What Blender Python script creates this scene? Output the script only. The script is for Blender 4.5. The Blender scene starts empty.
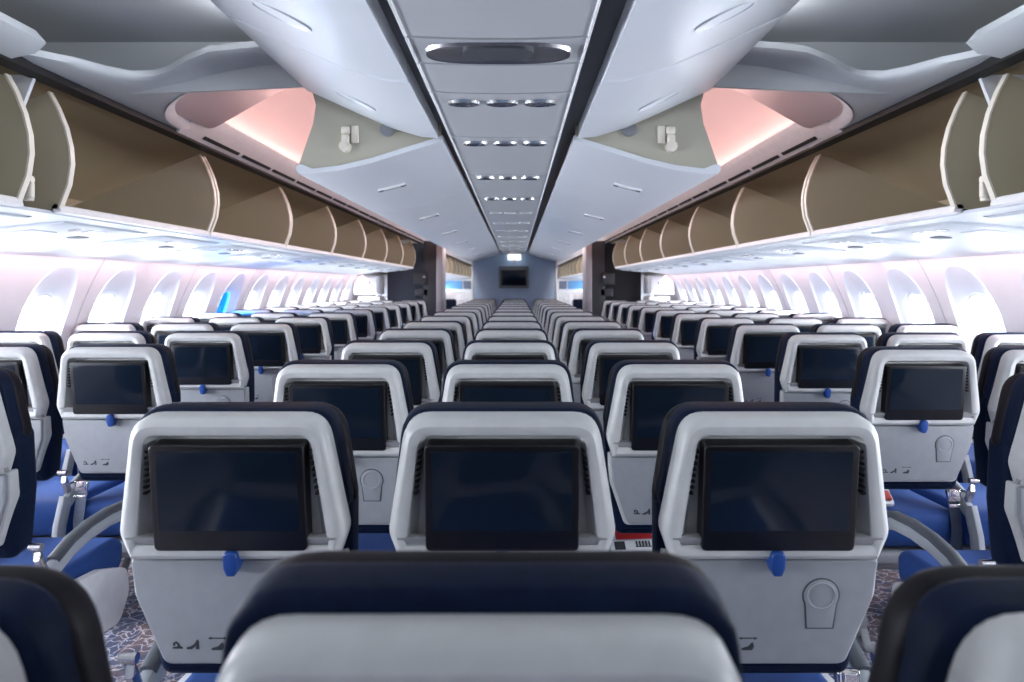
import bpy, bmesh, math, random
from mathutils import Vector, Matrix
random.seed(7)
R = math.radians
scene = bpy.context.scene
COL = scene.collection
CZ = 1.40                      # eye height above the cabin floor

# ------------------------------------------------------------------ materials
def mat(name, rgb, rough=.5, metal=0., noise=.04, scale=30., bump=0., spec=.5, coat=0.):
    m = bpy.data.materials.new(name); m.use_nodes = True
    nt = m.node_tree; b = nt.nodes['Principled BSDF']
    b.inputs['Roughness'].default_value = rough; b.inputs['Metallic'].default_value = metal
    b.inputs['Specular IOR Level'].default_value = spec
    b.inputs['Coat Weight'].default_value = coat
    tc = nt.nodes.new('ShaderNodeTexCoord'); nz = nt.nodes.new('ShaderNodeTexNoise')
    nz.inputs['Scale'].default_value = scale; nz.inputs['Detail'].default_value = 4
    nt.links.new(tc.outputs['Object'], nz.inputs['Vector'])
    rp = nt.nodes.new('ShaderNodeValToRGB')
    rp.color_ramp.elements[0].position = .3; rp.color_ramp.elements[1].position = .7
    rp.color_ramp.elements[0].color = tuple(c * (1 - noise) for c in rgb) + (1,)
    rp.color_ramp.elements[1].color = tuple(min(1, c * (1 + noise)) for c in rgb) + (1,)
    nt.links.new(nz.outputs['Fac'], rp.inputs['Fac']); nt.links.new(rp.outputs['Color'], b.inputs['Base Color'])
    if bump:
        bp = nt.nodes.new('ShaderNodeBump'); bp.inputs['Strength'].default_value = bump; bp.inputs['Distance'].default_value = .002
        nt.links.new(nz.outputs['Fac'], bp.inputs['Height']); nt.links.new(bp.outputs['Normal'], b.inputs['Normal'])
    return m

M = {}
M['grey'] = mat('grey_shell_plastic', (.60, .60, .59), .36)
M['chin'] = mat('chin_plastic', (.34, .34, .345), .42)
M['armgrey'] = mat('armrest_grey', (.30, .32, .35), .45)
M['armpad'] = mat('armrest_pad', (.06, .07, .085), .5)
M['tray'] = mat('tray_plastic', (.31, .32, .34), .42)
M['white'] = mat('white_plastic', (.80, .80, .81), .4)
M['binwhite'] = mat('white_bin_panel', (.74, .77, .82), .33, noise=.015, scale=3)
M['ceil'] = mat('ceiling_panel', (.50, .525, .55), .4, noise=.02, scale=3)
M['strip'] = mat('service_strip', (.46, .47, .49), .36, noise=.02, scale=5)
M['psu'] = mat('service_panel_white', (.66, .69, .74), .4, noise=.02, scale=8)
M['wall'] = mat('sidewall_panel', (.84, .81, .82), .5, noise=.015, scale=8)
M['reveal'] = mat('window_reveal', (.76, .79, .85), .45, noise=.015, scale=8)
M['navy'] = mat('navy_leather', (.004, .010, .031), .5, noise=.2, scale=60, bump=.15, spec=.1)
M['plum'] = mat('dark_leather', (.009, .008, .011), .48, noise=.2, scale=70, bump=.15, spec=.12)
M['blue'] = mat('blue_fabric', (.003, .043, .20), .75, noise=.15, scale=200, bump=.2)
M['bezel'] = mat('black_bezel', (.006, .006, .008), .3)
M['screen'] = mat('dark_screen', (.007, .013, .024), .10, noise=.1, scale=4, spec=.4)
M['vent'] = mat('vent_black', (.012, .012, .014), .6)
M['latch'] = mat('blue_latch', (.012, .06, .27), .35)
M['line'] = mat('seam_dark', (.05, .055, .065), .6)
M['icon'] = mat('icon_print', (.03, .035, .045), .6)
M['khaki'] = mat('khaki_bin_liner', (.46, .41, .30), .42, noise=.03, scale=4)
M['khakigrey'] = mat('khaki_grey_endwall', (.44, .42, .34), .42, noise=.03, scale=4)
M['edge'] = mat('bin_edge', (.82, .76, .66), .4)
M['housing'] = mat('bin_housing', (.36, .30, .20), .5, noise=.03, scale=4)
M['vault'] = mat('vault_glow_tint', (.80, .62, .60), .5, noise=.015, scale=4)  # part of the pink LED glow is mixed into this base colour
M['black'] = mat('black_gap', (.006, .006, .008), .7)
M['gapshade'] = mat('channel_shade', (.06, .068, .085), .5)
M['bulk'] = mat('bulkhead_bluegrey', (.40, .54, .72), .6, noise=.03, scale=6)
M['char'] = mat('charcoal_panel', (.040, .040, .048), .5)
M['slate'] = mat('slate_panel', (.13, .155, .21), .55)
M['mauve'] = mat('mauve_pillar', (.30, .27, .29), .45)
M['metal'] = mat('brushed_metal', (.62, .62, .64), .25, metal=1.)
M['chrome'] = mat('chrome', (.9, .9, .92), .08, metal=1.)
M['frame'] = mat('seat_frame_grey', (.22, .23, .25), .45)
M['belt'] = mat('belt_webbing', (.20, .24, .32), .7, noise=.2, scale=150)
M['beltdark'] = mat('belt_webbing_dark', (.02, .035, .07), .7, noise=.2, scale=150)
M['red'] = mat('red_print', (.42, .018, .022), .35)
M['paper'] = mat('white_packet', (.80, .80, .82), .3)
M['clear'] = mat('foil_packet', (.50, .56, .62), .25)
M['bluepanel'] = mat('blue_screen_panel', (.16, .38, .66), .4)

def carpet():
    m = mat('patterned_carpet', (.1, .1, .12), .95)
    nt = m.node_tree; b = nt.nodes['Principled BSDF']
    tc = nt.nodes.new('ShaderNodeTexCoord')
    n1 = nt.nodes.new('ShaderNodeTexNoise'); n1.inputs['Scale'].default_value = 7; n1.inputs['Detail'].default_value = 3; n1.inputs['Distortion'].default_value = 1.5
    v = nt.nodes.new('ShaderNodeTexVoronoi'); v.feature = 'DISTANCE_TO_EDGE'; v.inputs['Scale'].default_value = 22
    mx = nt.nodes.new('ShaderNodeMixRGB'); mx.inputs['Fac'].default_value = .12
    nt.links.new(tc.outputs['Object'], mx.inputs['Color1']); nt.links.new(n1.outputs['Color'], mx.inputs['Color2'])
    nt.links.new(mx.outputs['Color'], v.inputs['Vector']); nt.links.new(tc.outputs['Object'], n1.inputs['Vector'])
    r1 = nt.nodes.new('ShaderNodeValToRGB'); r1.color_ramp.elements[0].color = (.55, .52, .55, 1); r1.color_ramp.elements[1].color = (0, 0, 0, 1)
    r1.color_ramp.elements[0].position = .02; r1.color_ramp.elements[1].position = .07
    nt.links.new(v.outputs['Distance'], r1.inputs['Fac'])
    r2 = nt.nodes.new('ShaderNodeValToRGB'); r2.color_ramp.elements[0].color = (.07, .085, .15, 1); r2.color_ramp.elements[1].color = (.17, .12, .13, 1)
    r2.color_ramp.elements[0].position = .42; r2.color_ramp.elements[1].position = .58
    nt.links.new(n1.outputs['Fac'], r2.inputs['Fac'])
    ad = nt.nodes.new('ShaderNodeMixRGB'); ad.blend_type = 'ADD'; ad.inputs['Fac'].default_value = .8
    nt.links.new(r2.outputs['Color'], ad.inputs['Color1']); nt.links.new(r1.outputs['Color'], ad.inputs['Color2'])
    nt.links.new(ad.outputs['Color'], b.inputs['Base Color'])
    return m
M['carpet'] = carpet()

def glass(name, tint):
    m = bpy.data.materials.new(name); m.use_nodes = True; nt = m.node_tree
    nt.nodes.remove(nt.nodes['Principled BSDF']); out = nt.nodes['Material Output']
    t = nt.nodes.new('ShaderNodeBsdfTransparent'); t.inputs['Color'].default_value = tint + (1,)
    g = nt.nodes.new('ShaderNodeBsdfGlossy'); g.inputs['Roughness'].default_value = .05
    lw = nt.nodes.new('ShaderNodeLayerWeight'); fr = nt.nodes.new('ShaderNodeMath'); fr.operation = 'MULTIPLY'; fr.inputs[1].default_value = .12
    mx = nt.nodes.new('ShaderNodeMixShader')
    nt.links.new(lw.outputs['Facing'], fr.inputs[0]); nt.links.new(fr.outputs[0], mx.inputs['Fac']); nt.links.new(t.outputs[0], mx.inputs[1]); nt.links.new(g.outputs[0], mx.inputs[2])
    nt.links.new(mx.outputs[0], out.inputs['Surface'])
    return m
M['glass'] = glass('window_glass', (.97, .98, 1.))
M['glassblue'] = glass('dimmed_glass', (.10, .42, .78))

def emit(name, rgb, s):
    m = bpy.data.materials.new(name); m.use_nodes = True; nt = m.node_tree
    b = nt.nodes['Principled BSDF']; b.inputs['Base Color'].default_value = rgb + (1,)
    b.inputs['Emission Color'].default_value = rgb + (1,); b.inputs['Emission Strength'].default_value = s
    return m
M['lamp'] = emit('lamp_white', (1, .97, .93), 6.)
M['sign'] = emit('lit_sign', (.95, .97, 1.), 1.2)

# ------------------------------------------------------------------ mesh helpers
def finish(name, bm, m, parent=None, sharp=38, smooth=True):
    bmesh.ops.recalc_face_normals(bm, faces=bm.faces)
    me = bpy.data.meshes.new(name); bm.to_mesh(me); bm.free()
    for k in (m if isinstance(m, (list, tuple)) else [m]): me.materials.append(M[k])
    if smooth:
        me.polygons.foreach_set('use_smooth', [True] * len(me.polygons))
        me.set_sharp_from_angle(angle=R(sharp))
    o = bpy.data.objects.new(name, me); COL.objects.link(o)
    if parent: o.parent = parent
    return o

def empty(name, loc=(0, 0, 0), rz=0):
    o = bpy.data.objects.new(name, None); COL.objects.link(o); o.location = loc; o.rotation_euler = (0, 0, rz)
    o.empty_display_size = .05
    return o

def tag(o, label, cat, group=None):
    o['label'] = label; o['category'] = cat
    if group: o['group'] = group
    return o

def struct(name, bm, m, **k):
    o = finish(name, bm, m, **k); o['kind'] = 'structure'; return o

def kids(o, _c={}):
    return KIDS.get(o.name, [])

def dup(root, loc, label, group=None, skip=()):
    r = root.copy(); COL.objects.link(r); r.location = loc; r['label'] = label
    if group: r['group'] = group
    for ch in list(root.children):
        if ch.name.split('.')[0] in skip: continue
        c = ch.copy(); COL.objects.link(c); c.parent = r
        for g in list(ch.children):
            if g.name.split('.')[0] in skip: continue
            d = g.copy(); COL.objects.link(d); d.parent = c
    return r

def loft(bm, rings, cap0=True, cap1=True, closed=True):
    vs = [[bm.verts.new(p) for p in r] for r in rings]
    n = len(rings[0])
    for a, b in zip(vs, vs[1:]):
        for i in range(n if closed else n - 1):
            j = (i + 1) % n
            bm.faces.new((a[i], a[j], b[j], b[i]))
    if cap0: bm.faces.new(vs[0][::-1])
    if cap1: bm.faces.new(vs[-1])
    return vs

def ptsnorm(p, closed=True):
    n = len(p); out = []
    for i in range(n):
        if closed: a, b, c = p[i - 1], p[i], p[(i + 1) % n]
        else: a, b, c = p[max(i - 1, 0)], p[i], p[min(i + 1, n - 1)]
        def nn(u, v):
            d = Vector((v[0] - u[0], v[1] - u[1]))
            if d.length < 1e-9: return None
            d.normalize(); return Vector((-d.y, d.x))
        n1, n2 = nn(a, b), nn(b, c)
        n1 = n1 or n2; n2 = n2 or n1
        s = n1 + n2
        if s.length < 1e-6: s = n1.copy()
        s.normalize(); k = max(.4, s.dot(n1)); out.append(s / k)
    return out

def area2(p):
    return sum(p[i - 1][0] * p[i][1] - p[i][0] * p[i - 1][1] for i in range(len(p))) / 2

def inset(p, d):               # closed polygon, moved inward by d
    s = 1 if area2(p) > 0 else -1
    return [(q[0] + n.x * d * s, q[1] + n.y * d * s) for q, n in zip(p, ptsnorm(p))]

def thick(p, t):               # open polyline -> closed polygon
    nn = ptsnorm(p, False)
    return list(p) + [(q[0] + n.x * t, q[1] + n.y * t) for q, n in reversed(list(zip(p, nn)))]

def rrect(hw0, hw1, z0, z1, r0, r1, n=5):   # rounded trapezoid (x,z); hw0 at the bottom
    c = [(-hw0, z0, r0), (hw0, z0, r0), (hw1, z1, r1), (-hw1, z1, r1)]
    return roundpoly(c, n)

def roundpoly(c, n=5):
    out = []
    for i in range(len(c)):
        p = Vector(c[i][:2]); a = Vector(c[i - 1][:2]); b = Vector(c[(i + 1) % len(c)][:2]); r = c[i][2]
        u = (a - p).normalized(); v = (b - p).normalized()
        ang = u.angle(v); t = min(r / math.tan(ang / 2), (a - p).length * .48, (b - p).length * .48)
        s, e = p + u * t, p + v * t
        for k in range(n + 1):
            f = k / n
            q = (s * (1 - f) + p * f) * (1 - f) + (p * (1 - f) + e * f) * f
            out.append((q.x, q.y))
    return out

def plate(bm, out, y0, y1, r=.004, both=False, seg=3):   # outline in x,z; rounded edge on the y0 side
    rings = []
    for k in range(seg + 1):
        a = k / seg * math.pi / 2
        rings.append([(x, y0 + r * (1 - math.cos(a)), z) for x, z in inset(out, r * (1 - math.sin(a)))])
    if both:
        for k in range(seg + 1):
            a = (1 - k / seg) * math.pi / 2
            rings.append([(x, y1 - r * (1 - math.cos(a)), z) for x, z in inset(out, r * (1 - math.sin(a)))])
    else:
        rings.append([(x, y1, z) for x, z in out])
    loft(bm, rings)

def extr_y(bm, poly, y0, y1):  # polygon in x,z extruded along y
    loft(bm, [[(x, y0, z) for x, z in poly], [(x, y1, z) for x, z in poly]])

def extr_x(bm, poly, x0, x1):  # polygon in y,z extruded along x
    loft(bm, [[(x0, y, z) for y, z in poly], [(x1, y, z) for y, z in poly]])

def rbox(bm, c, s, r=.01, seg=3):
    g = bmesh.ops.create_cube(bm, size=1, matrix=Matrix.Translation(c) @ Matrix.Diagonal((s[0], s[1], s[2], 1)))
    vs = g['verts']; es = list({e for v in vs for e in v.link_edges})
    r = min(r, min(s) * .49)
    if r > 0: bmesh.ops.bevel(bm, geom=es, offset=r, segments=seg, profile=.5, affect='EDGES')

def cyl(bm, p0, p1, r0, r1=None, n=16):
    p0, p1 = Vector(p0), Vector(p1); d = p1 - p0; r1 = r0 if r1 is None else r1
    rot = d.to_track_quat('Z', 'Y').to_matrix().to_4x4()
    bmesh.ops.create_cone(bm, cap_ends=True, segments=n, radius1=r0, radius2=r1, depth=d.length, matrix=Matrix.Translation((p0 + p1) / 2) @ rot)

def tube(bm, pts, w, h):       # bar of rounded section swept through points in the y,z plane at x=0-centre
    rings = []
    P = [Vector(p) for p in pts]
    for i, p in enumerate(P):
        t = (P[min(i + 1, len(P) - 1)] - P[max(i - 1, 0)]).normalized()
        side = Vector((1, 0, 0)); up = side.cross(t).normalized()
        if up.z < 0 and abs(t.y) > .3: up = -up
        rings.append([p + side * (w / 2 * math.copysign(abs(math.cos(a)) ** .6, math.cos(a))) + up * (h / 2 * math.copysign(abs(math.sin(a)) ** .6, math.sin(a))) for a in [2 * math.pi * k / 12 for k in range(12)]])
    loft(bm, rings)

def grid(bm, rows):
    vs = [[bm.verts.new(p) for p in r] for r in rows]
    for a, b in zip(vs, vs[1:]):
        for i in range(len(a) - 1): bm.faces.new((a[i], a[i + 1], b[i + 1], b[i]))

def lean(bm, deg=8., pivot=(.02, .95), zmax=None):
    c, s = math.cos(R(deg)), math.sin(R(deg))
    for v in bm.verts:
        y, z = v.co.y - pivot[0], v.co.z - pivot[1]
        v.co.y = pivot[0] + y * c - z * s; v.co.z = pivot[1] + y * s + z * c

def ring_tube(bm, cx, y, cz, r, t, n=24):
    for k in range(n): pass
    rings = []
    for k in range(n):
        a = 2 * math.pi * k / n
        rings.append([(cx + (r + t * math.cos(b)) * math.cos(a), y + t * math.sin(b), cz + (r + t * math.cos(b)) * math.sin(a)) for b in [2 * math.pi * j / 6 for j in range(6)]])
    vs = [[bm.verts.new(p) for p in r] for r in rings]
    for i in range(n):
        a, b = vs[i], vs[(i + 1) % n]
        for j in range(6): bm.faces.new((a[j], a[(j + 1) % 6], b[(j + 1) % 6], b[j]))

# ------------------------------------------------------------------ the seat
LEAN = 7.
def L(bm): lean(bm, LEAN)

def make_seat():
    root = empty('airline_seat')
    # back shell: moulded surround of the monitor
    bm = bmesh.new()
    nn = 6
    o_ = roundpoly([(-.196, .880, .006), (.196, .880, .006), (.215, .935, .05), (.178, 1.158, .052), (-.178, 1.158, .052), (-.215, .935, .05)], nn)
    i_ = roundpoly([(-.182, .9125, .004), (.182, .9125, .004), (.178, .936, .02), (.153, 1.126, .024), (-.153, 1.126, .024), (-.178, .936, .02)], nn)
    f_ = roundpoly([(-.164, .917, .004), (.164, .917, .004), (.161, .93, .01), (.146, 1.114, .012), (-.146, 1.114, .012), (-.161, .93, .01)], nn)
    Y = lambda p, y: [(x, y, z) for x, z in p]
    mid = [((a[0] + b[0]) / 2, (a[1] + b[1]) / 2) for a, b in zip(o_, i_)]
    rings = [Y(inset(o_, .012), .062), Y(o_, .05), Y(o_, .018), Y(inset(o_, .003), .009), Y(inset(o_, .009), .003),
             Y([(a[0] * .55 + b[0] * .45, a[1] * .55 + b[1] * .45) for a, b in zip(o_, i_)], 0),
             Y([(a[0] * .2 + b[0] * .8, a[1] * .2 + b[1] * .8) for a, b in zip(o_, i_)], .001), Y(i_, .004),
             Y([(a[0] * .9 + b[0] * .1, a[1] * .9 + b[1] * .1) for a, b in zip(i_, f_)], .011), Y(f_, .034)]
    loft(bm, rings); L(bm)
    shell = finish('back_shell', bm, 'grey', root, 30)
    # chin ledge under the monitor (sloping darker facet)
    bm = bmesh.new()
    loft(bm, [[(x, y, z) for x, y, z in ((-.204, .022, .884), (.204, .022, .884), (.196, -.002, .930), (-.196, -.002, .930))],
              [(x, y, z) for x, y, z in ((-.204, .034, .884), (.204, .034, .884), (.196, .020, .930), (-.196, .020, .930))]])
    L(bm); finish('ledge', bm, 'chin', shell)
    # monitor and screen
    bm = bmesh.new(); plate(bm, rrect(.143, .143, .905, 1.110, .011, .011), -.004, .05, .003); L(bm)
    mon = finish('monitor', bm, 'bezel', root)
    bm = bmesh.new(); plate(bm, rrect(.130, .130, .945, 1.098, .003, .003, 2), -.0044, .012, .0003); L(bm)
    finish('screen', bm, 'screen', mon)
    # vents either side
    for s in (-1, 1):
        bm = bmesh.new()
        for k in range(8):
            z = 1.092 - k * .0115; x = s * ((.178 - (z - .936) * .1316 + .161 - (z - .93) * .0815) / 2)
            rbox(bm, (x, .020, z), (.008, .020, .0048), .001, 1)
        L(bm); finish('vent', bm, 'vent', root)
    # tray table and its frame
    bm = bmesh.new()
    t_ = roundpoly([(-.146, .664, .022), (.146, .664, .022), (.194, .800, .06), (.200, .876, .006), (-.200, .876, .006), (-.194, .800, .06)], 5)
    plate(bm, t_, .016, .034, .004); L(bm)
    tray = finish('tray_table', bm, 'tray', root)
    bm = bmesh.new()
    b_ = roundpoly([(-.154, .655, .022), (.154, .655, .022), (.204, .800, .06), (.206, .880, .006), (-.206, .880, .006), (-.204, .800, .06)], 5)
    plate(bm, b_, .029, .066, .005); L(bm); finish('back_panel', bm, 'grey', root)
    # cup recess
    cx, cz = .094, .806
    def drop(g, zb):
        pts = []
        for k in range(19):
            a = R(-28 + k * (236 / 18)); pts.append((cx + (.033 + g) * math.cos(a), cz + (.033 + g) * math.sin(a)))
        return pts + [(cx - .024 - g, zb - g), (cx + .024 + g, zb - g)]
    bm = bmesh.new(); plate(bm, drop(.0028, .741), .0148, .02, .0008, seg=1); L(bm); cupline = finish('cup_holder', bm, 'line', tray)
    bm = bmesh.new(); plate(bm, drop(0, .741), .0134, .02, .0012, seg=2)
    ring_tube(bm, cx, .0136, cz, .026, .0025); L(bm); finish('cup_holder_lid', bm, 'tray', tray)
    # placard icons printed at the lower left of the tray
    bm = bmesh.new()
    def flat(p): loft(bm, [[(x, .0152, z) for x, z in p], [(x, .018, z) for x, z in p]])
    z0 = .697
    X = -.118
    flat([(X - .011, z0), (X + .008, z0), (X + .008, z0 + .003), (X + .003, z0 + .004), (X + .002, z0 + .010), (X - .004, z0 + .015), (X - .010, z0 + .012), (X - .010, z0 + .006), (X - .0065, z0 + .006), (X - .0065, z0 + .010), (X - .003, z0 + .011), (X - .001, z0 + .008), (X - .002, z0 + .004), (X - .011, z0 + .003)])
    X = -.088
    flat([(X - .014, z0 - .001), (X - .004, z0 - .001), (X + .004, z0 + .006), (X + .004, z0 - .001), (X + .010, z0 - .001), (X + .009, z0 + .018), (X + .006, z0 + .018), (X + .001, z0 + .010), (X - .008, z0 + .004), (X - .014, z0 + .003)])
    X = -.040
    flat([(X - .014, z0 - .003), (X + .006, z0 - .003), (X + .010, z0 + .004), (X + .008, z0 + .013), (X + .004, z0 + .011), (X - .001, z0 + .005), (X - .014, z0 + .001)])
    za = z0 + .0215
    flat([(X - .020, za), (X - .014, za - .003), (X - .014, za - .001), (X + .010, za - .001), (X + .010, za - .003), (X + .016, za), (X + .010, za + .003), (X + .010, za + .001), (X - .014, za + .001), (X - .014, za + .003)])
    L(bm); finish('placard', bm, 'icon', tray, smooth=False)
    # blue latch
    bm = bmesh.new(); plate(bm, roundpoly([(-.008, .858, .006), (.008, .858, .006), (.0135, .874, .01), (.0135, .906, .012), (-.0135, .906, .012), (-.0135, .874, .01)], 4), -.012, .025, .004)
    L(bm); finish('latch', bm, 'latch', root)
    # headrest: navy rear layer and dark front pad
    def pad(bm, hwb, hwt, z0, z1, y0, y1, r, rc):
        out = rrect(hwb, hwt, z0, z1, .03, rc, 6)
        plate(bm, out, y0, y1, r, both=True, seg=5)
    bm = bmesh.new(); plate(bm, roundpoly([(-.2155, .955, .03), (.2155, .955, .03), (.187, 1.162, .056), (-.187, 1.162, .056)], 6), .046, .100, .012, both=True, seg=4); L(bm)
    hr = finish('headrest', bm, 'navy', root)
    bm = bmesh.new(); pad(bm, .219, .192, .945, 1.157, .078, .138, .024, .066); L(bm)
    finish('head_pad', bm, 'plum', hr)
    # back cushion
    bm = bmesh.new(); plate(bm, roundpoly([(-.178, .608, .03), (.178, .608, .03), (.208, .80, .08), (.214, .985, .03), (-.214, .985, .03), (-.208, .80, .08)], 5), .050, .150, .028, both=True, seg=5); L(bm)
    finish('backrest', bm, 'navy', root)
    # seat cushion
    bm = bmesh.new()
    out = roundpoly([(.15, .36, .11), (.60, .40, .05), (.61, .515, .05), (.125, .525, .045)], 6)
    rg = []
    for k in range(6):
        a = k / 5 * math.pi / 2; rg.append([(-.219 + .035 * (1 - math.cos(a)), y, z) for y, z in inset(out, .035 * (1 - math.sin(a)))])
    rg += [[(-x, y, z) for x, y, z in r] for r in rg[::-1]]
    loft(bm, rg); finish('cushion', bm, 'blue', root)
    # cushion base, legs
    bm = bmesh.new(); rbox(bm, (0, .36, .335), (.41, .42, .05), .015); cyl(bm, (-.24, .2, .30), (.24, .2, .30), .022); cyl(bm, (-.24, .5, .30), (.24, .5, .30), .022)
    finish('seat_frame', bm, 'frame', root)
    for s in (-1, 1):
        bm = bmesh.new(); tube(bm, [(s * .15, .2, .30), (s * .15, .17, .12), (s * .15, .13, .012)], .03, .045); rbox(bm, (s * .15, .16, .01), (.05, .14, .02), .006)
        tube(bm, [(s * .15, .5, .30), (s * .15, .34, .12), (s * .15, .17, .02)], .025, .03)
        finish('leg', bm, 'frame', root)
    # armrests
    for s in (-1, 1):
        nm = 'armrest'
        bm = bmesh.new(); x = s * .2405
        arc = [(x, .12, .53), (x, .17, .565), (x, .25, .597), (x, .34, .614), (x, .45, .620), (x, .56, .612), (x, .63, .590), (x, .65, .565)]
        tube(bm, arc, .033, .052)
        tube(bm, [(x, .06, .36), (x, .075, .45), (x, .115, .552)], .032, .06)
        a = finish(nm, bm, 'armgrey', root); a['side'] = s
        bm = bmesh.new(); tube(bm, [(p[0] , p[1], p[2] + .024) for p in arc[1:-1]], .035, .026); finish('arm_pad', bm, 'armpad', a)
        bm = bmesh.new(); cyl(bm, (x - .017, .095, .655), (x + .017, .095, .655), .011); tube(bm, [(x, .13, .57), (x, .105, .62), (x, .095, .655)], .02, .028); finish('hinge', bm, 'metal', a)
        # outer end panel
        bm = bmesh.new()
        p = roundpoly([(.09, .30, .03), (.50, .25, .05), (.56, .33, .05), (.55, .42, .06), (.40, .47, .06), (.12, .50, .05)], 4)
        extr_x(bm, p, x - s * .014, x + s * .014)
        e = finish('end_panel', bm, 'white', root); e['side'] = s
    # seat belts, one hanging at either side
    for q in (-1, 1):
        bm = bmesh.new(); xb = q * .194
        pts = [(xb, .16, .60), (xb, .135, .54), (xb, .118, .46), (xb, .125, .30)]
        loft(bm, [[(p[0] - .021, p[1], p[2]), (p[0] + .021, p[1], p[2]), (p[0] + .021, p[1] + .003, p[2]), (p[0] - .021, p[1] + .003, p[2])] for p in pts])
        sb = finish('seat_belt', bm, 'belt' if q < 0 else 'beltdark', root); sb['side'] = q
        bm = bmesh.new(); rbox(bm, (xb, .140, .585), (.05, .016, .045), .006); rbox(bm, (xb, .130, .595), (.03, .01, .024), .003)
        rbox(bm, (xb, .132, .548), (.048, .008, .014), .003); finish('buckle', bm, 'chrome', sb)
    return root

proto = make_seat()
ORD = ['first', 'second', 'third', 'fourth', 'fifth', 'sixth', 'seventh', 'eighth', 'ninth', 'tenth', 'eleventh', 'twelfth', 'thirteenth', 'fourteenth', 'fifteenth']
FAR_SKIP = ('vent', 'cup_holder', 'cup_holder_lid', 'placard', 'seat_belt', 'buckle', 'hinge', 'armrest', 'arm_pad', 'end_panel', 'ledge', 'back_panel')
used = [False]
def place(x, y, label, arms, ends, far=False, belt=True):
    """arms / ends: which sides (-1, 1) carry an armrest / an end panel"""
    skip = set(FAR_SKIP) if far else set()
    if not belt: skip |= {'seat_belt', 'buckle'}
    r = proto.copy(); COL.objects.link(r); r.location = (x, y, 0); tag(r, label, 'seat', 'airline seats in rows')
    for ch in proto.children:
        b = ch.name.split('.')[0]
        if b in skip: continue
        if b == 'armrest' and (ch['side'] not in arms or (far and abs(ch['side']) > 1)): continue
        if b == 'end_panel' and ch['side'] not in ends: continue
        if b == 'seat_belt' and ch['side'] != belt: continue
        c = ch.copy(); COL.objects.link(c); c.parent = r
        for g in ch.children:
            if g.name.split('.')[0] in skip: continue
            d = g.copy(); COL.objects.link(d); d.parent = c
    return r

P = .81
CS = .503
seats = {}
for k in range(15):
    y = .525 + P * k - (.024 if k == 0 else 0)
    for c, (nm, x) in enumerate((('left', -.503), ('middle', .004), ('right', .519))):
        if k == 0:
            lab = {'left': 'blurred dark headrest and seat back cut off at the bottom left corner',
                   'middle': 'blurred nearest seat back with navy headrest band, bottom centre of the picture',
                   'right': 'blurred dark headrest and seat back cut off at the bottom right corner'}[nm]
        elif k == 1:
            lab = {'left': 'grey seat back with large blank screen, left of the three big foreground seats',
                   'middle': 'grey seat back with large blank screen, middle of the three big foreground seats',
                   'right': 'grey seat back with round cup recess, right of the three big foreground seats'}[nm]
        else:
            lab = 'grey seat back, %s seat of the centre block, in its %s row from the camera' % (nm, ORD[k])
        arms = (-1, 1) if c == 0 else (1,)
        ends = {0: (-1,), 1: (), 2: (1,)}[c]
        st = seats['c', k, c] = place(x * (1.03 if k == 0 else 1), y, lab, arms, ends, far=k > 6, belt=1 if k in (1, 2) else 0)
        if k == 0 and c == 1:          # this headrest is pulled up a little
            for ch in st.children:
                if ch.name.startswith('headrest'): ch.location.z += .012
for s, side in ((-1, 'left'), (1, 'right')):
    for k in range(12):
        y = (1.94 if s < 0 else 1.82) + P * k
        for c, (nm, x) in enumerate((('aisle', 1.53), ('middle', 2.01), ('window', 2.487))):
            if k == 0 and c > 0: continue
            if k == 1 and c > 1: continue
            lab = 'white seat back, %s seat of the %s block, in its %s row from the camera' % (nm, side, ORD[k])
            if k == 0: lab = 'dark headrest and white seat back cut off by the %s edge of the picture' % side
            inner = -s
            arms = (inner, s) if c == 0 else (s,) if c == 1 else ()
            ends = (inner,) if c == 0 else ()
            seats[side, k, c] = place(s * (x + (.045 if (k == 0 and s < 0) else 0)), y, lab, arms, ends, far=(k > 5 or c == 2), belt=s if k < 3 else 0)
# the prototype itself goes
def kill(o):
    for c in list(o.children): kill(c)
    bpy.data.objects.remove(o, do_unlink=True)
kill(proto)

# ------------------------------------------------------------------ side walls and windows
def wx(z): return 2.735 - .345 * (z - .7) ** 2
WT = 1.56
BAY = .645
WY = [-2.40 + BAY * k for k in range(8)] + [2.76 + BAY * k for k in range(14)] + [13.9 + BAY * k for k in range(20)]
AZ, HZ = 1.17, 1.12            # reveal centre, pane centre
def sup(a, b, t, e=2.5):
    c, s = math.cos(t), math.sin(t)
    return a * math.copysign(abs(c) ** (2 / e), c), b * math.copysign(abs(s) ** (2 / e), s)
def wall_bay(bm, s, y0, y1, yc):
    N = 48
    zc = AZ
    angs = [2 * math.pi * k / N for k in range(N)]
    def rect(a):
        c, q = math.cos(a), math.sin(a)
        lim = []
        if c > 1e-9: lim.append((y1 - yc) / c)
        if c < -1e-9: lim.append((y0 - yc) / c)
        if q > 1e-9: lim.append((WT - zc) / q)
        if q < -1e-9: lim.append((0 - zc) / q)
        t = min(lim); return (yc + c * t, zc + q * t)
    hole = [sup(.205, .335, a) for a in angs]
    hole = [(yc + u, zc + v) for u, v in hole]
    outer = []
    for u, v in hole:
        a = math.atan2(v - zc, u - yc); outer.append(rect(a))
    # snap nearest points to the corners
    for cy in (y0, y1):
        for czz in (0, WT):
            i = min(range(N), key=lambda i: (outer[i][0] - cy) ** 2 + (outer[i][1] - czz) ** 2)
            outer[i] = (cy, czz)
    rings = []
    for f in (0, .25, .5, .75, .92, 1):
        rings.append([(s * wx(o[1] * (1 - f) + h[1] * f), o[0] * (1 - f) + h[0] * f, o[1] * (1 - f) + h[1] * f) for o, h in zip(outer, hole)])
    loft(bm, rings, False, False)
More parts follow.
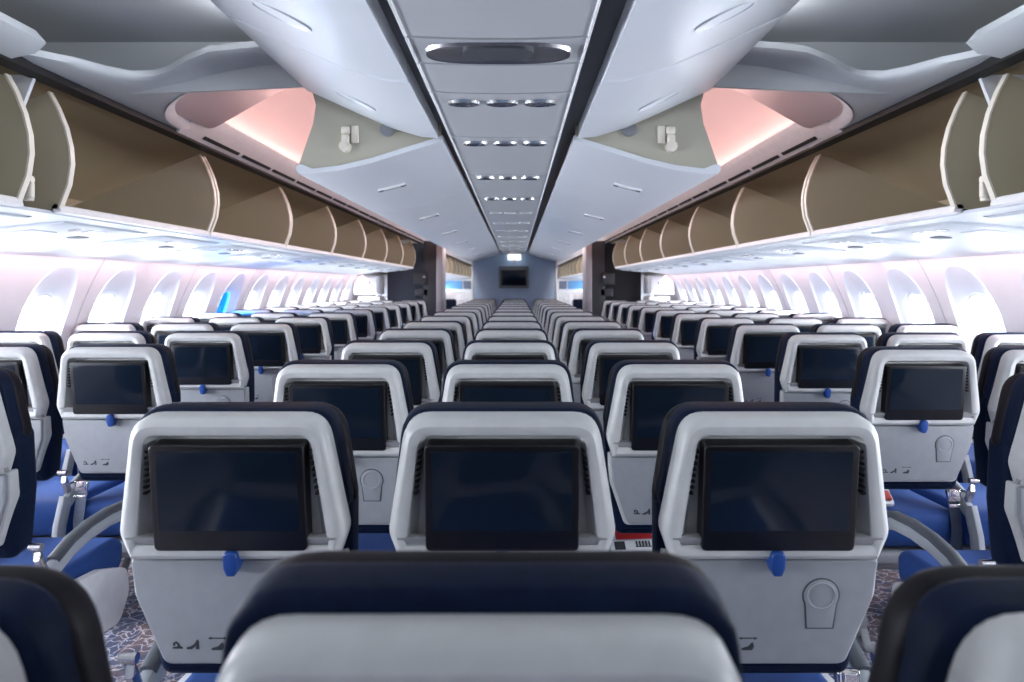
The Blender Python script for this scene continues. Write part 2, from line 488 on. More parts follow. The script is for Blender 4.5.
def wall_plain(bm, s, y0, y1):
    zs = [WT * k / 14 for k in range(15)]
    n = max(1, int((y1 - y0) / 1.))
    grid(bm, [[(s * wx(z), y0 + (y1 - y0) * j / n, z) for z in zs] for j in range(n + 1)])
wn = 0
for s, side in ((-1, 'left'), (1, 'right')):
    bm = bmesh.new(); prev = -3.
    for yc in WY:
        a, b = yc - BAY / 2, yc + BAY / 2
        if a - prev > 1e-4: wall_plain(bm, s, prev, a)
        wall_bay(bm, s, a, b, yc); prev = b
    wall_plain(bm, s, prev, 27.5)
    bmesh.ops.remove_doubles(bm, verts=bm.verts, dist=1e-5)
    struct('wall_' + side, bm, 'wall', sharp=50)
    # windows
    bm = bmesh.new(); N = 40
    angs = [2 * math.pi * k / N for k in range(N)]
    rings = []
    for f, dz, ex in ((0, 0, -.004), (.05, 0, .004), (.3, 0, .014), (.62, 0, .028), (.9, 0, .042), (1, 0, .050), (1, 0, .07)):
        r = []
        for a in angs:
            u0, v0 = sup(.207, .337, a); u1, v1 = sup(.135, .225, a, 3.2)
            u, v = u0 * (1 - f) + u1 * f, (AZ + v0) * (1 - f) + (HZ + v1) * f
            r.append((s * (wx(v) + ex), u, v))
        rings.append(r)
    loft(bm, rings, False, False)
    rev_mesh = None
    first = struct('window_1', bm, 'reveal', sharp=60)
    rev_mesh = first.data; bpy.data.objects.remove(first)
    bm = bmesh.new()
    loft(bm, [[(s * (wx(HZ + v) + .064 + e), u, HZ + v) for u, v in (sup(.139, .229, a, 3.2) for a in angs)] for e in (0, .006)])
    fo = finish('glass_pane', bm, 'glass'); pane_mesh = fo.data; bpy.data.objects.remove(fo)
    bm = bmesh.new()
    rr = []
    for k, (g, e) in enumerate(((0, .049), (-.008, .051), (-.008, .06), (0, .06))):
        rr.append([(s * (wx(HZ + v) + e), u, HZ + v) for u, v in (sup(.136 + g, .226 + g, a, 3.2) for a in angs)])
    loft(bm, rr, False, False)
    fo = finish('window_frame', bm, 'white'); fr_mesh = fo.data; bpy.data.objects.remove(fo)
    blue_mesh = pane_mesh.copy(); blue_mesh.materials[0] = M['glassblue']
    for i, yc in enumerate(WY):
        wn += 1
        w = bpy.data.objects.new('window_%d' % wn, rev_mesh); COL.objects.link(w); w.location = (0, yc, 0); w['kind'] = 'structure'
        g = bpy.data.objects.new('glass_pane', blue_mesh if (s < 0 and i == 14) else pane_mesh); COL.objects.link(g); g.parent = w
        f = bpy.data.objects.new('window_frame', fr_mesh); COL.objects.link(f); f.parent = w
    # panel joints every second window
    bm = bmesh.new()
    for i in range(8, 22, 2):
        y = WY[i] + BAY / 2
        if s > 0: y = WY[i] - BAY / 2 + BAY
        zs = [.0 + WT * k / 12 for k in range(13)]
        loft(bm, [[(s * (wx(z) - .002), y - .003, z), (s * (wx(z) - .002), y + .003, z), (s * (wx(z) + .004), y + .003, z), (s * (wx(z) + .004), y - .003, z)] for z in zs])
    struct('trim_%d' % (1 if s < 0 else 2), bm, 'ceil')

# floor, rear wall, far wall, outer crown
bm = bmesh.new(); rbox(bm, (0, 12.25, -.05), (5.6, 30.5, .1), 0); struct('floor', bm, 'carpet', smooth=False)
bm = bmesh.new(); rbox(bm, (0, -3.05, 1.2), (5.8, .1, 3.0), 0); struct('wall_back', bm, 'bulk', smooth=False)
bm = bmesh.new(); rbox(bm, (0, 27.55, 1.2), (5.8, .1, 3.0), 0); struct('wall_front', bm, 'white', smooth=False)
bm = bmesh.new()
cr = [(-2.56, 1.56), (-2.68, 1.8), (-2.45, 2.3), (-1.8, 2.68), (-.9, 2.85), (0, 2.9), (.9, 2.85), (1.8, 2.68), (2.45, 2.3), (2.68, 1.8), (2.56, 1.56)]
extr_y(bm, thick(cr, .02), -3.1, 27.6); struct('ceiling', bm, 'ceil')

# ------------------------------------------------------------------ side bins
tn = [2]
def trim(bm, m, **k):
    tn[0] += 1; return struct('trim_%d' % tn[0], bm, m, **k)
def mir(p, s): return [(s * a, b) for a, b in p]

for s, side in ((-1, 'left'), (1, 'right')):
    # fixed underside of the bins down to the wall, with the ledge strip
    bm = bmesh.new()
    extr_y(bm, mir(thick([(1.62, 1.652), (1.80, 1.640), (2.15, 1.605), (2.36, 1.575), (2.47, 1.556), (2.56, 1.545)], .012), s), -3, 11.35)
    extr_y(bm, mir(thick([(1.62, 1.652), (1.80, 1.640), (2.15, 1.605), (2.36, 1.575), (2.47, 1.556), (2.56, 1.545)], .012), s), 13.0, 27.5)
    trim(bm, 'psu')
    # housing above and behind the bins
    bm = bmesh.new()
    hp = mir(thick([(1.585, 2.118), (1.70, 2.120), (2.02, 2.09), (2.40, 1.87), (2.40, 1.66)], .012), s)
    extr_y(bm, hp, -3, 11.35); extr_y(bm, hp, 13.0, 27.5)
    trim(bm, 'housing')
    # black shadow gap above the bins
    bm = bmesh.new()
    gp = mir([(1.535, 2.094), (1.60, 2.094), (1.60, 2.125), (1.535, 2.125)], s)
    extr_y(bm, gp, -3, 27.5); trim(bm, 'black')
    # cove rail with slots: from the gap up to the vault
    bm = bmesh.new()
    rp = [(1.545, 2.100), (1.515, 2.118), (1.455, 2.165), (1.425, 2.190), (1.415, 2.204), (1.425, 2.214), (1.47, 2.205), (1.53, 2.15)]
    extr_y(bm, mir(rp, s), 3.30, 27.5); trim(bm, 'white')
    # dark slots on the rail
    bm = bmesh.new()
    y = 3.52
    while y < 12:
        a, b = Vector((1.512, 2.1185)), Vector((1.497, 2.1305))
        d = Vector((-.0022, -.003))
        q = mir([tuple(a + d), tuple(b + d), tuple(b - d), tuple(a - d)], s)
        extr_y(bm, q, y, y + .44); y += .50
    trim(bm, 'black', smooth=False)
    # near cover of the rail beside the camera (grey)
    bm = bmesh.new()
    extr_y(bm, mir([(1.545, 2.100), (1.46, 2.118), (1.425, 2.150), (1.46, 2.19), (1.545, 2.16)], s), -3, 2.22); trim(bm, 'ceil')

    # vault, tinted with the pink glow
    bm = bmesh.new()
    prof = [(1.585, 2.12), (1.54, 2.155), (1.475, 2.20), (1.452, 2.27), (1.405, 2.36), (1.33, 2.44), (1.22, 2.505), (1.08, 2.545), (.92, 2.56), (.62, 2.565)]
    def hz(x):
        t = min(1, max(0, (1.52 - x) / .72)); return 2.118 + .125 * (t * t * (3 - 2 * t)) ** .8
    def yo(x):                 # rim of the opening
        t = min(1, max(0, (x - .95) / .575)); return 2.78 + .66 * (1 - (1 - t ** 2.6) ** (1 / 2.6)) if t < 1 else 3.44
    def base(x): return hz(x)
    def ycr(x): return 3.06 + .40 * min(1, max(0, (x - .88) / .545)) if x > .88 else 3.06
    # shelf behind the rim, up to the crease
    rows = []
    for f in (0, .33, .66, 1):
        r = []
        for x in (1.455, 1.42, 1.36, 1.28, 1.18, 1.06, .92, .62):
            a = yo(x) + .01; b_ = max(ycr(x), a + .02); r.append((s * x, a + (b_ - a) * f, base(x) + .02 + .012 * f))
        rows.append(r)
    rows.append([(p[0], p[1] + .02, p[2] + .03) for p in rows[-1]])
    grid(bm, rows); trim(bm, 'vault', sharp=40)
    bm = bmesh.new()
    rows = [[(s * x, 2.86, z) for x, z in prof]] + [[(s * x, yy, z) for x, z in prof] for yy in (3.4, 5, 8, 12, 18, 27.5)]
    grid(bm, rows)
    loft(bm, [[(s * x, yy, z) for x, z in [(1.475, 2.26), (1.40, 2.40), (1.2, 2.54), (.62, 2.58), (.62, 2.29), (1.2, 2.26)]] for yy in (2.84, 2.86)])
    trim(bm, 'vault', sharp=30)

    # nose panel: the grey sheet with the rounded opening
    bm = bmesh.new()
    xs = [1.545, 1.52, 1.50, 1.47, 1.44, 1.40, 1.36, 1.30, 1.24, 1.15, 1.06, .95, .85, .78, .62]
    def yn(x):
        pts = [(1.545, 2.22), (1.50, 2.28), (1.44, 2.38), (1.40, 2.50), (1.36, 2.585), (1.30, 2.625), (1.24, 2.615), (1.15, 2.56), (1.06, 2.53), (.95, 2.545), (.78, 2.56), (.62, 2.56)]
        for (a, b), (c, d) in zip(pts, pts[1:]):
            if c <= x <= a: return b + (d - b) * (a - x) / (a - c)
        return 2.56
    low = []; 
    for f in (0, .08, .35, .65, .92, 1):
        r = []
        for x in xs:
            a, b = yn(x), yo(x); dz = .0
            if f == 0: dz = .010
            if f == 1: dz = .006
            r.append((s * x, a + (b - a) * f, hz(x) + dz))
        low.append(r)
    up = [[(p[0], p[1], p[2] + .022) for p in low[0]]]
    grid(bm, up + low + [[(p[0], p[1], p[2] + .024) for p in low[-1]]])
    trim(bm, 'ceil', sharp=50)
    # white lip around the opening
    bm = bmesh.new(); rg = []
    for j in range(25):
        x = .70 + (1.522 - .70) * (j / 24) ** .55
        w = .012 + .035 * max(0, (x - 1.0) / .5) ** 1.5
        y = yo(x); z = hz(x)
        dx = -w * max(0, (x - 1.05) / .45); dy = w
        rg.append([(s * x, y - .004, z - .002), (s * (x + dx * .5), y + dy * .6, z + .012), (s * (x + dx), y + dy, z + .05), (s * x, y + .004, z + .05)])
    loft(bm, rg); trim(bm, 'white', sharp=50)
    # lip from the nose to the straight rail
    # fascia and the higher flat ceiling near the camera
    bm = bmesh.new()
    extr_y(bm, mir(thick([(2.25, 2.32), (.62, 2.325)], -.012), s), -3, 2.735)
    loft(bm, [[(s * .62, 2.72, 2.16), (s * 1.545, 2.72, 2.12), (s * 1.7, 2.72, 2.12), (s * 2.25, 2.72, 2.13), (s * 2.25, 2.72, 2.33), (s * .62, 2.72, 2.33)],
              [(s * .62, 2.735, 2.16), (s * 1.545, 2.735, 2.12), (s * 1.7, 2.735, 2.12), (s * 2.25, 2.735, 2.13), (s * 2.25, 2.735, 2.33), (s * .62, 2.735, 2.33)]])
    trim(bm, 'ceil', smooth=False)

ENDP = [(1.636, 2.086), (1.606, 2.03), (1.578, 1.96), (1.561, 1.89), (1.557, 1.83), (1.567, 1.76), (1.60, 1.672), (1.80, 1.662), (2.10, 1.640), (2.28, 1.655), (2.325, 1.70), (2.325, 1.805)]
def make_bin(s, length, label, side, y):
    root = empty('overhead_bin', (s * 1.95, y, 1.66)); tag(root, label, 'overhead bin', 'open overhead bins along the %s side' % side)
    ox = 1.95
    loc = lambda p: [(s * (a - ox), b - 1.66) for a, b in p]
    bm = bmesh.new()
    extr_y(bm, loc(thick([(1.602, 1.674), (1.80, 1.664), (2.10, 1.642), (2.275, 1.655), (2.32, 1.70), (2.325, 1.805)], .012)), .01, length - .01)
    finish('bucket', bm, 'khaki', root)
    bm = bmesh.new()
    extr_y(bm, loc([(1.585, 1.660), (1.592, 1.684), (1.612, 1.690), (1.622, 1.676), (1.612, 1.656)]), 0, length)
    finish('lip', bm, 'white', root)
    for yy in (0, length - .02):
        bm = bmesh.new(); extr_y(bm, loc(ENDP), yy, yy + .02)
        e = finish('end_panel', bm, 'khaki', root, smooth=False)
        bm = bmesh.new(); extr_y(bm, loc(thick(ENDP[:7], -.007)), yy - .002, yy + .022)
        finish('edge_trim', bm, 'edge', e)
    return root
BL = 1.235
by0 = [1.07] + [2.545] + [3.80 + 1.25 * k for k in range(6)]
for s, side in ((-1, 'left'), (1, 'right')):
    for k, y in enumerate(by0):
        lab = 'open khaki overhead bin, %s along the %s wall counting from the camera' % (ORD[k], side)
        if k == 0: lab = 'open khaki overhead bin cut off by the %s edge of the picture' % side
        if k == 1: lab = 'largest whole open overhead bin on the %s, beyond the white wedge' % side
        b = make_bin(s, BL if k else 1.28, lab, side, y)
    # wedge panel in the gap between first and second bin, and its clip
    bm = bmesh.new()
    extr_y(bm, mir([(1.585, 2.105), (1.75, 2.105), (1.75, 1.80), (1.66, 1.93), (1.625, 2.0)], s), 2.40, 2.415); trim(bm, 'binwhite', smooth=False)
    bm = bmesh.new(); x = s * 1.585
    rbox(bm, (x, 2.375, 1.715), (.03, .02, .055), .006); cyl(bm, (x - .012, 2.375, 1.75), (x + .012, 2.375, 1.75), .012); rbox(bm, (x + s * .01, 2.385, 1.69), (.025, .03, .02), .004)
    c = finish('bin_clip', bm, 'edge'); tag(c, 'small cream clip at the lower corner of the nearest %s bin' % side, 'clip')
    # forward cabin bins seen through the aisle
    for k in range(9):
        y = 14.2 + 1.25 * k
        make_bin(s, BL, 'tiny tan bin in the forward cabin beyond the bulkhead, %s on the %s side' % (ORD[k], side), side + ' forward', y)

# service panels under the side bins, one per seat row
for s, side in ((-1, 'left'), (1, 'right')):
    for k in range(12):
        y = 2.25 + P * k
        root = empty('service_panel', (s * 1.86, y, 1.632)); tag(root, 'white reading light panel under the %s bins, %s from the camera' % (side, ORD[k]), 'light panel', 'reading light panels under the %s bins' % side)
        sl = math.atan2(-.035, .35)
        def put(bm):
            for v in bm.verts:
                x, z = v.co.x, v.co.z
                v.co.x = s * x; v.co.z = z + x * math.tan(sl)
        bm = bmesh.new(); rbox(bm, (.02, 0, -.002), (.34, .60, .014), .005); put(bm); pn = finish('panel', bm, 'psu', root)
        bm = bmesh.new()
        rbox(bm, (.02, .306, .002), (.36, .006, .016), .001, 1)
        put(bm); finish('seam', bm, 'ceil', root)
        for j in (-1, 0, 1):
            bm = bmesh.new(); cyl(bm, (-.06, j * .09, -.014), (-.06, j * .09, 0), .024, n=20); put(bm); a = finish('reading_light', bm, 'metal', root)
        bm = bmesh.new(); rbox(bm, (.08, .16, -.011), (.05, .09, .008), .003); put(bm); finish('slot', bm, 'frame', root)
        bm = bmesh.new(); rbox(bm, (.09, -.15, -.010), (.13, .16, .006), .003); put(bm); finish('hatch', bm, 'binwhite', root)

# ------------------------------------------------------------------ centre ceiling: service strip and centre bins
SW = .205; SX = -.012; SZ = CZ + .56
bm = bmesh.new()
# backing and side channels, recess shade put into the dark colour
extr_y(bm, [(SX - .34, SZ + .06), (SX + .34, SZ + .06), (SX + .34, SZ + .075), (SX - .34, SZ + .075)], -3, 13.0)
trim(bm, 'gapshade', smooth=False)
ys = [-2.6, -1.8, -1.0, -.2, .6, 1.62, 1.81]
ys += [2.08, 2.70, 3.60, 4.50]; y = 5.4
while y < 12.9: ys.append(y); y += .9
ys.append(12.98)
kk = 0
for i, (a, b) in enumerate(zip(ys, ys[1:])):
    if b < .5: continue
    n = kk; kk += 1
    first = a > 1.5 and b < 1.9
    root = empty('ceiling_service_panel', (SX, a, SZ))
    lab = 'grey ceiling panel over the centre seats, %s from the top of the picture' % ORD[min(n, 14)]
    if n > 14: lab = 'grey ceiling panel of the centre strip next to the bulkhead'
    if first: lab = 'ceiling panel with the wide recessed oval bezel at the top centre'
    tag(root, lab, 'ceiling panel', 'ceiling panels over the centre seats')
    ln = b - a - .014
    bm = bmesh.new()
    N = 10
    top = [(-SW + 2 * SW * j / N, -.006 * (1 - ((j - N / 2) / (N / 2)) ** 2)) for j in range(N + 1)]
    poly = top + [(SW, .02), (-SW, .02)]
    extr_y(bm, poly, 0, ln); pn = finish('panel', bm, 'strip', root)
    bm = bmesh.new()
    for q in (-1, 1): rbox(bm, (q * (SW + .001), ln / 2, .006), (.007, ln, .022), .002, 1)
    finish('edge_highlight', bm, 'white', root)  # white slivers paint the highlight along the panel rims
    if first:
        # recessed oval: dark lens between two bright scooped ends
        def oval(hx, hy, n=36): return [(hx * math.copysign(abs(math.cos(t)) ** .7, math.cos(t)), hy * math.copysign(abs(math.sin(t)) ** .8, math.sin(t))) for t in [2 * math.pi * q / n for q in range(n)]]
        bm = bmesh.new(); cy = ln / 2
        loft(bm, [[(x, cy + y_, z) for x, y_ in oval(hx, hy)] for hx, hy, z in ((.176, .074, -.004), (.172, .070, -.012), (.160, .062, -.009), (.120, .052, -.0063))], True, True)
        bz = finish('bezel', bm, 'metal', root)
        bm = bmesh.new(); loft(bm, [[(x, cy + y_, z) for x, y_ in oval(.085, .044)] for z in (-.006, -.0095)]); finish('lens', bm, 'line', bz)
    elif a > 2:
        for j in (-1, 0, 1):
            cx = j * .115; cy = .09
            bm = bmesh.new(); ov = [(math.cos(t), math.sin(t)) for t in [2 * math.pi * q / 24 for q in range(24)]]
            loft(bm, [[(cx + hx * u, cy + hy * v, z) for u, v in ov] for hx, hy, z in ((.050, .030, -.004), (.048, .028, -.014), (.040, .022, -.016), (.030, .016, -.010))])
            rl = finish('reading_light', bm, 'metal' if a < 5 else 'strip', root)
            bm = bmesh.new(); cyl(bm, (cx, cy, -.013), (cx, cy, -.008), .012, n=14); finish('lens', bm, 'line' , rl)

def cb_profile(closed):
    if closed: return [(.27, 1.966), (.34, 1.972), (.45, 2.005), (.58, 2.062), (.69, 2.112), (.775, 2.150), (.80, 2.172), (.80, 2.20), (.78, 2.33), (.28, 2.33)]
    return [(.255, 1.963), (.30, 1.945), (.41, 1.912), (.53, 1.874), (.65, 1.846), (.76, 1.832), (.815, 1.832), (.825, 1.846), (.822, 1.868), (.80, 1.93), (.765, 2.03), (.755, 2.10), (.775, 2.18), (.80, 2.26), (.66, 2.30), (.26, 2.30)]
for s, side in ((-1, 'left'), (1, 'right')):
    near = [(-1.0, .43), (.44, 1.21), (1.22, 1.99), (2.0, 2.77)][1:]
    for k, (a, b) in enumerate(near):
        root = empty('centre_bin', (s * .5, a, 2.0))
        tag(root, 'raised white centre bin on the %s with an oval handle, %s before the lowered bins' % (side, ['third', 'second', 'first'][k]), 'overhead bin', 'raised centre bins')
        bm = bmesh.new(); p = [(s * (x) - s * .5, z - 2.0) for x, z in cb_profile(True)]
        # rounded far and near rims
        rr = [[(x, .0, z) for x, z in inset(p, .006)], [(x, .006, z) for x, z in p], [(x, b - a - .008, z) for x, z in p], [(x, b - a - .002, z) for x, z in inset(p, .006)]]
        loft(bm, rr); finish('bucket', bm, 'binwhite', root, 32)
        bm = bmesh.new(); ov = [(.075 * math.cos(t), .045 * math.sin(t)) for t in [2 * math.pi * q / 28 for q in range(28)]]
        cx, cz, sl = .53, 2.040, .47
        loft(bm, [[(s * (cx + u * g - .5), (b - a) * .62 + v * g, cz - 2.0 + u * g * sl - dz) for u, v in ov] for g, dz in ((1, -.004), (1, .0035), (.86, .0045), (.8, .001))])
        finish('handle', bm, 'binwhite', root)
    CL = 1.458
    for k in range(7):
        a = 2.78 + CL * k
        root = empty('centre_bin', (s * .5, a, 2.0))
        lab = 'lowered white centre bin on the %s, %s beyond the khaki opening' % (side, ORD[k])
        if k == 0: lab = 'lowered white centre bin on the %s showing its khaki end wall and hinge' % side
        tag(root, lab, 'overhead bin', 'lowered centre bins')
        prof = cb_profile(False)
        bm = bmesh.new(); p = [(s * (x - .5), z - 2.0) for x, z in thick(prof[:9], .014)]
        p = [(s * (x - .5), z - 2.0) for x, z in prof[:9]] + [(s * (x - .5), z - 2.0) for x, z in [(.80, 1.868), (.76, 1.852), (.65, 1.866), (.53, 1.894), (.41, 1.932), (.30, 1.965), (.255, 1.983)]]
        extr_y(bm, p, .0, CL - .006); bk = finish('bucket', bm, 'binwhite', root, 32)
        for yy in (.006, CL - .03):
            bm = bmesh.new(); q = [(s * (x - .5), z - 2.0) for x, z in inset(prof, .006)]
            extr_y(bm, q, yy, yy + .018); e = finish('end_wall', bm, 'khakigrey', root, smooth=False)
            if k == 0 and yy < .1:
                bm = bmesh.new(); hx = s * .13; hzz = -.035
                rbox(bm, (hx, -.004, hzz + .035), (.035, .022, .03), .008); rbox(bm, (hx + s * .0, -.012, hzz), (.03, .026, .04), .010); cyl(bm, (hx, -.03, hzz - .03), (hx, .006, hzz - .03), .021); cyl(bm, (hx, -.034, hzz - .03), (hx, .006, hzz - .03), .010)
                rbox(bm, (hx - s * .035, 0, hzz + .02), (.03, .012, .07), .006)
                finish('hinge', bm, 'edge', e)
                bm = bmesh.new(); hx = s * -.03; cyl(bm, (hx, -.008, .004), (hx, .006, .004), .028); cyl(bm, (hx, -.009, .004), (hx, .006, .004), .016)
                finish('pivot', bm, 'frame', e)
        # handle slot
        bm = bmesh.new(); cx = .56; cz = 1.868 - 2.0; sl = -.24
        rbox(bm, (0, 0, 0), (.13, .030, .012), .005)
        for v in bm.verts:
            x = v.co.x; v.co.x = s * (cx + x - .5); v.co.y += .62; v.co.z += cz - .004 + x * sl
        hd = finish('handle', bm, 'white', root)
        bm = bmesh.new(); 
        for q in (-.055, .05): rbox(bm, (q, 0, 0), (.022, .018, .008), .003)
        rbox(bm, (0, .017, .003), (.13, .006, .008), .002, 1)
        for v in bm.verts:
            x = v.co.x; v.co.x = s * (cx + x - .5); v.co.y += .62; v.co.z += cz - .010 + x * sl
        finish('latch', bm, 'line', hd)

# ------------------------------------------------------------------ bulkhead, monitor, monuments, forward cabin
bm = bmesh.new(); rbox(bm, (0, 13.06, 1.12), (1.50, .12, 2.4), .01); struct('wall_bulkhead', bm, 'bulk')
for s in (-1, 1):
    bm = bmesh.new(); rbox(bm, (s * .765, 13.05, 1.05), (.03, .14, 2.1), .006); trim(bm, 'white')
root = empty('bulkhead_monitor', (-.01, 13.005, 1.55)); tag(root, 'grey framed video monitor mounted on the blue grey bulkhead', 'monitor')
bm = bmesh.new(); plate(bm, rrect(.27, .27, -.21, .19, .02, .02), -.09, 0, .02); hs = finish('housing', bm, 'frame', root)
bm = bmesh.new(); plate(bm, rrect(.235, .235, -.165, .12, .012, .012), -.10, -.07, .008); bz = finish('bezel', bm, 'bezel', root)
bm = bmesh.new(); plate(bm, rrect(.20, .20, -.14, .10, .004, .004, 2), -.102, -.09, .001); finish('screen', bm, 'screen', bz)
root = empty('projector_box', (0, 12.93, 1.90)); tag(root, 'small white box with a bulb under the ceiling above the bulkhead monitor', 'box')
bm = bmesh.new(); rbox(bm, (0, 0, 0), (.24, .14, .10), .012); finish('body', bm, 'sign', root)
bm = bmesh.new(); cyl(bm, (0, 0, -.10), (0, 0, -.04), .03, .045); finish('bulb', bm, 'white', root)

for s, side in ((-1, 'left'), (1, 'right')):
    # partition behind the last side rows
    bm = bmesh.new(); rbox(bm, (s * 1.78, 12.1, 1.05), (.72, .08, 2.1), .01); struct('wall_partition_%s' % side, bm, 'slate' if s < 0 else 'char')
    root = empty('galley_column', (s * 1.37, 11.8, 0)); tag(root, 'dark charcoal column with a jutting box at the end of the %s bins' % side, 'column')
    bm = bmesh.new(); rbox(bm, (0, .1, 1.06), (.22, .5, 2.12), .012); finish('body', bm, 'char', root)
    bm = bmesh.new(); rbox(bm, (s * .16, -.02, 1.50), (.22, .36, .20), .02); bx_ = finish('box', bm, 'char', root)
    bm = bmesh.new(); cyl(bm, (s * .09, -.215, 1.53), (s * .09, -.19, 1.53), .02); finish('knob', bm, 'metal', bx_)
    bm = bmesh.new(); rbox(bm, (s * .13, .0, 1.28), (.24, .3, .16), .03); finish('lower_box', bm, 'char', root)
    bm = bmesh.new(); rbox(bm, (s * 1.195, 11.72, 1.07), (.10, .56, 2.14), .012); trim(bm, 'mauve')
    # white cupboard by the wall
    root = empty('wall_cupboard', (s * 2.34, 11.6, 1.0)); tag(root, 'small white cupboard against the %s wall behind the last window seats' % side, 'cupboard')
    bm = bmesh.new(); rbox(bm, (0, 0, .40), (.40, .5, .30), .015); finish('body', bm, 'wall', root)
    bm = bmesh.new(); rbox(bm, (0, -.255, .40), (.34, .02, .25), .01); d = finish('door', bm, 'wall', root)
    bm = bmesh.new(); rbox(bm, (s * -.05, -.27, .43), (.015, .015, .05), .004); finish('handle', bm, 'frame', d)
    bm = bmesh.new(); rbox(bm, (s * -.03, .02, .12), (.34, .46, .20), .015); finish('lower_body', bm, 'wall', root)
    bm = bmesh.new(); rbox(bm, (0, 0, -.5), (.36, .44, 1.0), .01); finish('plinth', bm, 'wall', root)
    # navy seat just past the pillar
    root = empty('attendant_seat', (s * 1.33, 13.7, 0)); tag(root, 'dark navy padded seat back seen past the %s pillar by the bulkhead' % side, 'seat')
    bm = bmesh.new(); rbox(bm, (0, 0, .80), (.44, .12, .66), .04); finish('backrest', bm, 'navy', root)
    bm = bmesh.new(); rbox(bm, (0, .24, .45), (.44, .42, .12), .04); finish('cushion', bm, 'navy', root)
    bm = bmesh.new(); rbox(bm, (0, .2, .20), (.36, .3, .40), .02); finish('base', bm, 'frame', root)
    # forward cabin: white pods and a blue lit screen panel
    for k in range(5):
        root = empty('seat_pod', (s * 1.75, 15.2 + 1.5 * k, 0)); tag(root, 'white seat pod in the forward cabin on the %s, %s past the bulkhead' % (side, ORD[k]), 'seat pod', 'white pods in the forward cabin')
        bm = bmesh.new(); rbox(bm, (0, 0, .60), (.80, .10, 1.20), .04); rbox(bm, (s * -.40, .45, .52), (.06, .9, 1.04), .025); finish('shell', bm, 'white', root)
        bm = bmesh.new(); rbox(bm, (s * -.02, .12, .75), (.5, .1, .7), .04); finish('backrest', bm, 'navy', root)
        bm = bmesh.new(); rbox(bm, (s * -.02, .42, .40), (.52, .5, .16), .05); finish('cushion', bm, 'navy', root)
        bm = bmesh.new(); rbox(bm, (s * -.20, -.055, .85), (.06, .02, .45), .006); finish('slot', bm, 'frame', root)
    root = empty('partition_screen', (s * 2.05, 24.5, 0)); tag(root, 'white partition with a bright blue panel far away on the %s aisle' % side, 'partition')
    bm = bmesh.new(); rbox(bm, (0, 0, .8), (1.3, .06, 1.6), .02); finish('frame', bm, 'white', root)
    bm = bmesh.new(); rbox(bm, (s * .12, -.04, 1.40), (.72, .03, .28), .01); finish('panel', bm, 'bluepanel', root)
    bm = bmesh.new(); rbox(bm, (s * -.42, -.04, 1.40), (.26, .03, .28), .01); finish('side_panel', bm, 'slate', root)
    # forward cabin ceiling between the vaults
bm = bmesh.new(); rbox(bm, (0, 20.3, 2.02), (1.7, 14.3, .05), .0); trim(bm, 'binwhite', smooth=False)
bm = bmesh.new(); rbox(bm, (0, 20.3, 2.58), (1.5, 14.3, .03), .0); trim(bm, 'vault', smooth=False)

# ------------------------------------------------------------------ packets left on seats
def packet(loc, rz, label, red=.008, name='amenity_packet'):
    root = empty(name, loc, rz); tag(root, label, 'packet'); root.scale = (.86,) * 3
    bm = bmesh.new()
    rbox(bm, (0, 0, .0), (.19, .13, .035), .016)
    b = finish('pouch', bm, 'clear', root)
    bm = bmesh.new(); rbox(bm, (.015, red, .018), (.14, .055, .008), .003); finish('red_band', bm, 'red', root)
    bm = bmesh.new(); rbox(bm, (.0, -.046, .015), (.16, .045, .007), .003); lb = finish('label', bm, 'paper', root)
    bm = bmesh.new()
    rbox(bm, (-.045, -.046, .0195), (.04, .034, .002), .0005, 1)
    finish('photo_print', bm, 'icon', lb); bm = bmesh.new()
    rbox(bm, (.044, -.0525, .0193), (.06, .003, .002), .0003, 1)
    for k in range(5): rbox(bm, (.02 + k * .012, -.040, .0195), (.006, .022, .002), .0003, 1)
    finish('barcode', bm, 'icon', lb)
    return root
p1 = packet((.40, 2.35, .572), .1, 'red and white packet lying on the blue cushion between the foreground seats'); p1.rotation_euler = (R(38), 0, .08)
p2 = packet((1.44, 2.86, .565), -.1, 'red and clear packet lying on the blue aisle seat at right', -.02); p2.rotation_euler = (R(35), 0, -.05)

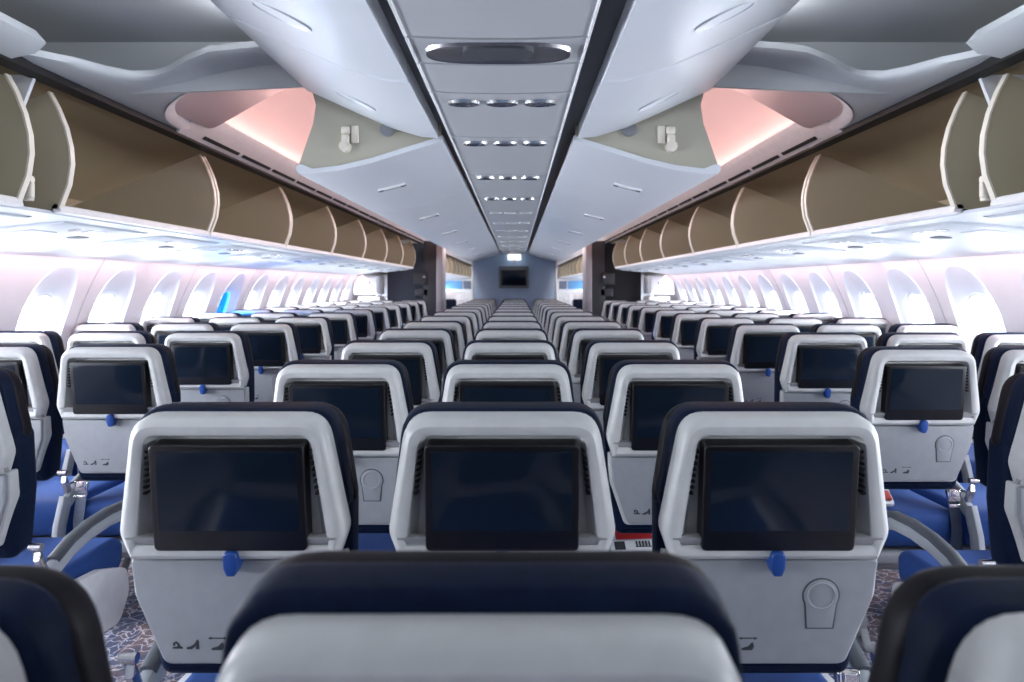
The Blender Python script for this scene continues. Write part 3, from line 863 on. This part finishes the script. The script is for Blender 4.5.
# ------------------------------------------------------------------ lights
def area(name, loc, aim, sx, sy, power, rgb=(1, 1, 1), spread=180):
    l = bpy.data.lights.new(name, 'AREA'); l.shape = 'RECTANGLE'; l.size = sx; l.size_y = sy; l.energy = power; l.color = rgb; l.spread = R(spread)
    o = bpy.data.objects.new(name, l); COL.objects.link(o); o.location = loc
    d = Vector(aim); o.rotation_euler = d.to_track_quat('-Z', 'Y').to_euler()
    return o
DAY = (.90, .95, 1.0)
for s in (-1, 1):
    for i, yc in enumerate(WY):
        if i < 4 or (i > 21 and i % 2): continue
        o = area('daylight', (s * 2.93, yc, 1.14), (-s, 0, -.08), .40, .62, (60 if s < 0 else 45), DAY)
    # cove lights along the rail; unseen pink strips added above the centre bins
    for k in range(8):
        y = 4.42 + 1.9 * k
        area('cove_and_fill_light', (s * 1.428, y, 2.222), (s * .25, 0, 1), 1.88, .03, .7, (1., .58, .54))
        area('cove_and_fill_light', (s * .875, y - .55, 2.20), (s, 0, .12), 1.88, .05, 5.0, (1., .74, .71))
    area('cove_and_fill_light', (s * 1.47, .4, 2.215), (-s * .6, 0, 1), 3.4, .04, 10, (.95, .97, 1.))  # near strips, unseen, added to brighten the flat ceiling
    area('cove_and_fill_light', (s * .85, .6, 2.225), (s * .7, 0, 1), 3.6, .05, 10, (.95, .97, 1.))
    # wall wash at the top of the sidewall
    for k in range(5):
        y = 1.6 + 2.2 * k
        area('wall_wash', (s * 2.40, y, 1.545), (s * .35, 0, -1), 2.1, .03, (3.5 if s < 0 else 3.0), (1., .62, .67))
for s in (-1, 1):
    area('aisle_fill', (s * 1.15, -1.5, 2.29), (0, .2, -1), .7, 2.2, 6, (.95, .97, 1.))  # unseen fill added behind the camera for the seat backs
    area('aisle_fill', (s * 1.0, 12.2, 2.45), (0, .15, -1), .3, 1.2, 22, (1., .96, .93))  # hidden fill added to lift the bulkhead
    area('forward_lamp', (s * 1.2, 16.5, 2.5), (0, 0, -1), .5, 4, 32, (1, .96, .93))
    area('forward_lamp', (s * 1.2, 22.5, 2.5), (0, 0, -1), .5, 6, 45, (1, .96, .93))

w = bpy.data.worlds.new('sky'); scene.world = w; w.use_nodes = True
bg = w.node_tree.nodes['Background']; bg.inputs['Color'].default_value = (.80, .90, 1., 1); bg.inputs['Strength'].default_value = 2.5

# ------------------------------------------------------------------ camera
cd = bpy.data.cameras.new('camera'); cam = bpy.data.objects.new('camera', cd); COL.objects.link(cam)
cam.location = (.03, 0, CZ); cam.rotation_euler = (R(90), 0, 0)
cd.sensor_width = 36; cd.lens = 716 / 1024 * 36
cd.shift_x = -4 / 1024; cd.shift_y = -56 / 1024
cd.clip_start = .02; cd.clip_end = 100
cd.dof.use_dof = True; cd.dof.focus_distance = 2.0; cd.dof.aperture_fstop = 4.5
scene.camera = cam
scene.view_settings.view_transform = 'Standard'; scene.view_settings.look = 'None'
scene.view_settings.gamma = 1; scene.view_settings.use_curve_mapping = False
scene.view_settings.exposure = 0.15
scene.cycles.use_denoising = True
scene.cycles.max_bounces = 10; scene.cycles.diffuse_bounces = 5; scene.cycles.glossy_bounces = 4; scene.cycles.transparent_max_bounces = 12
scene.cycles.sample_clamp_indirect = 6
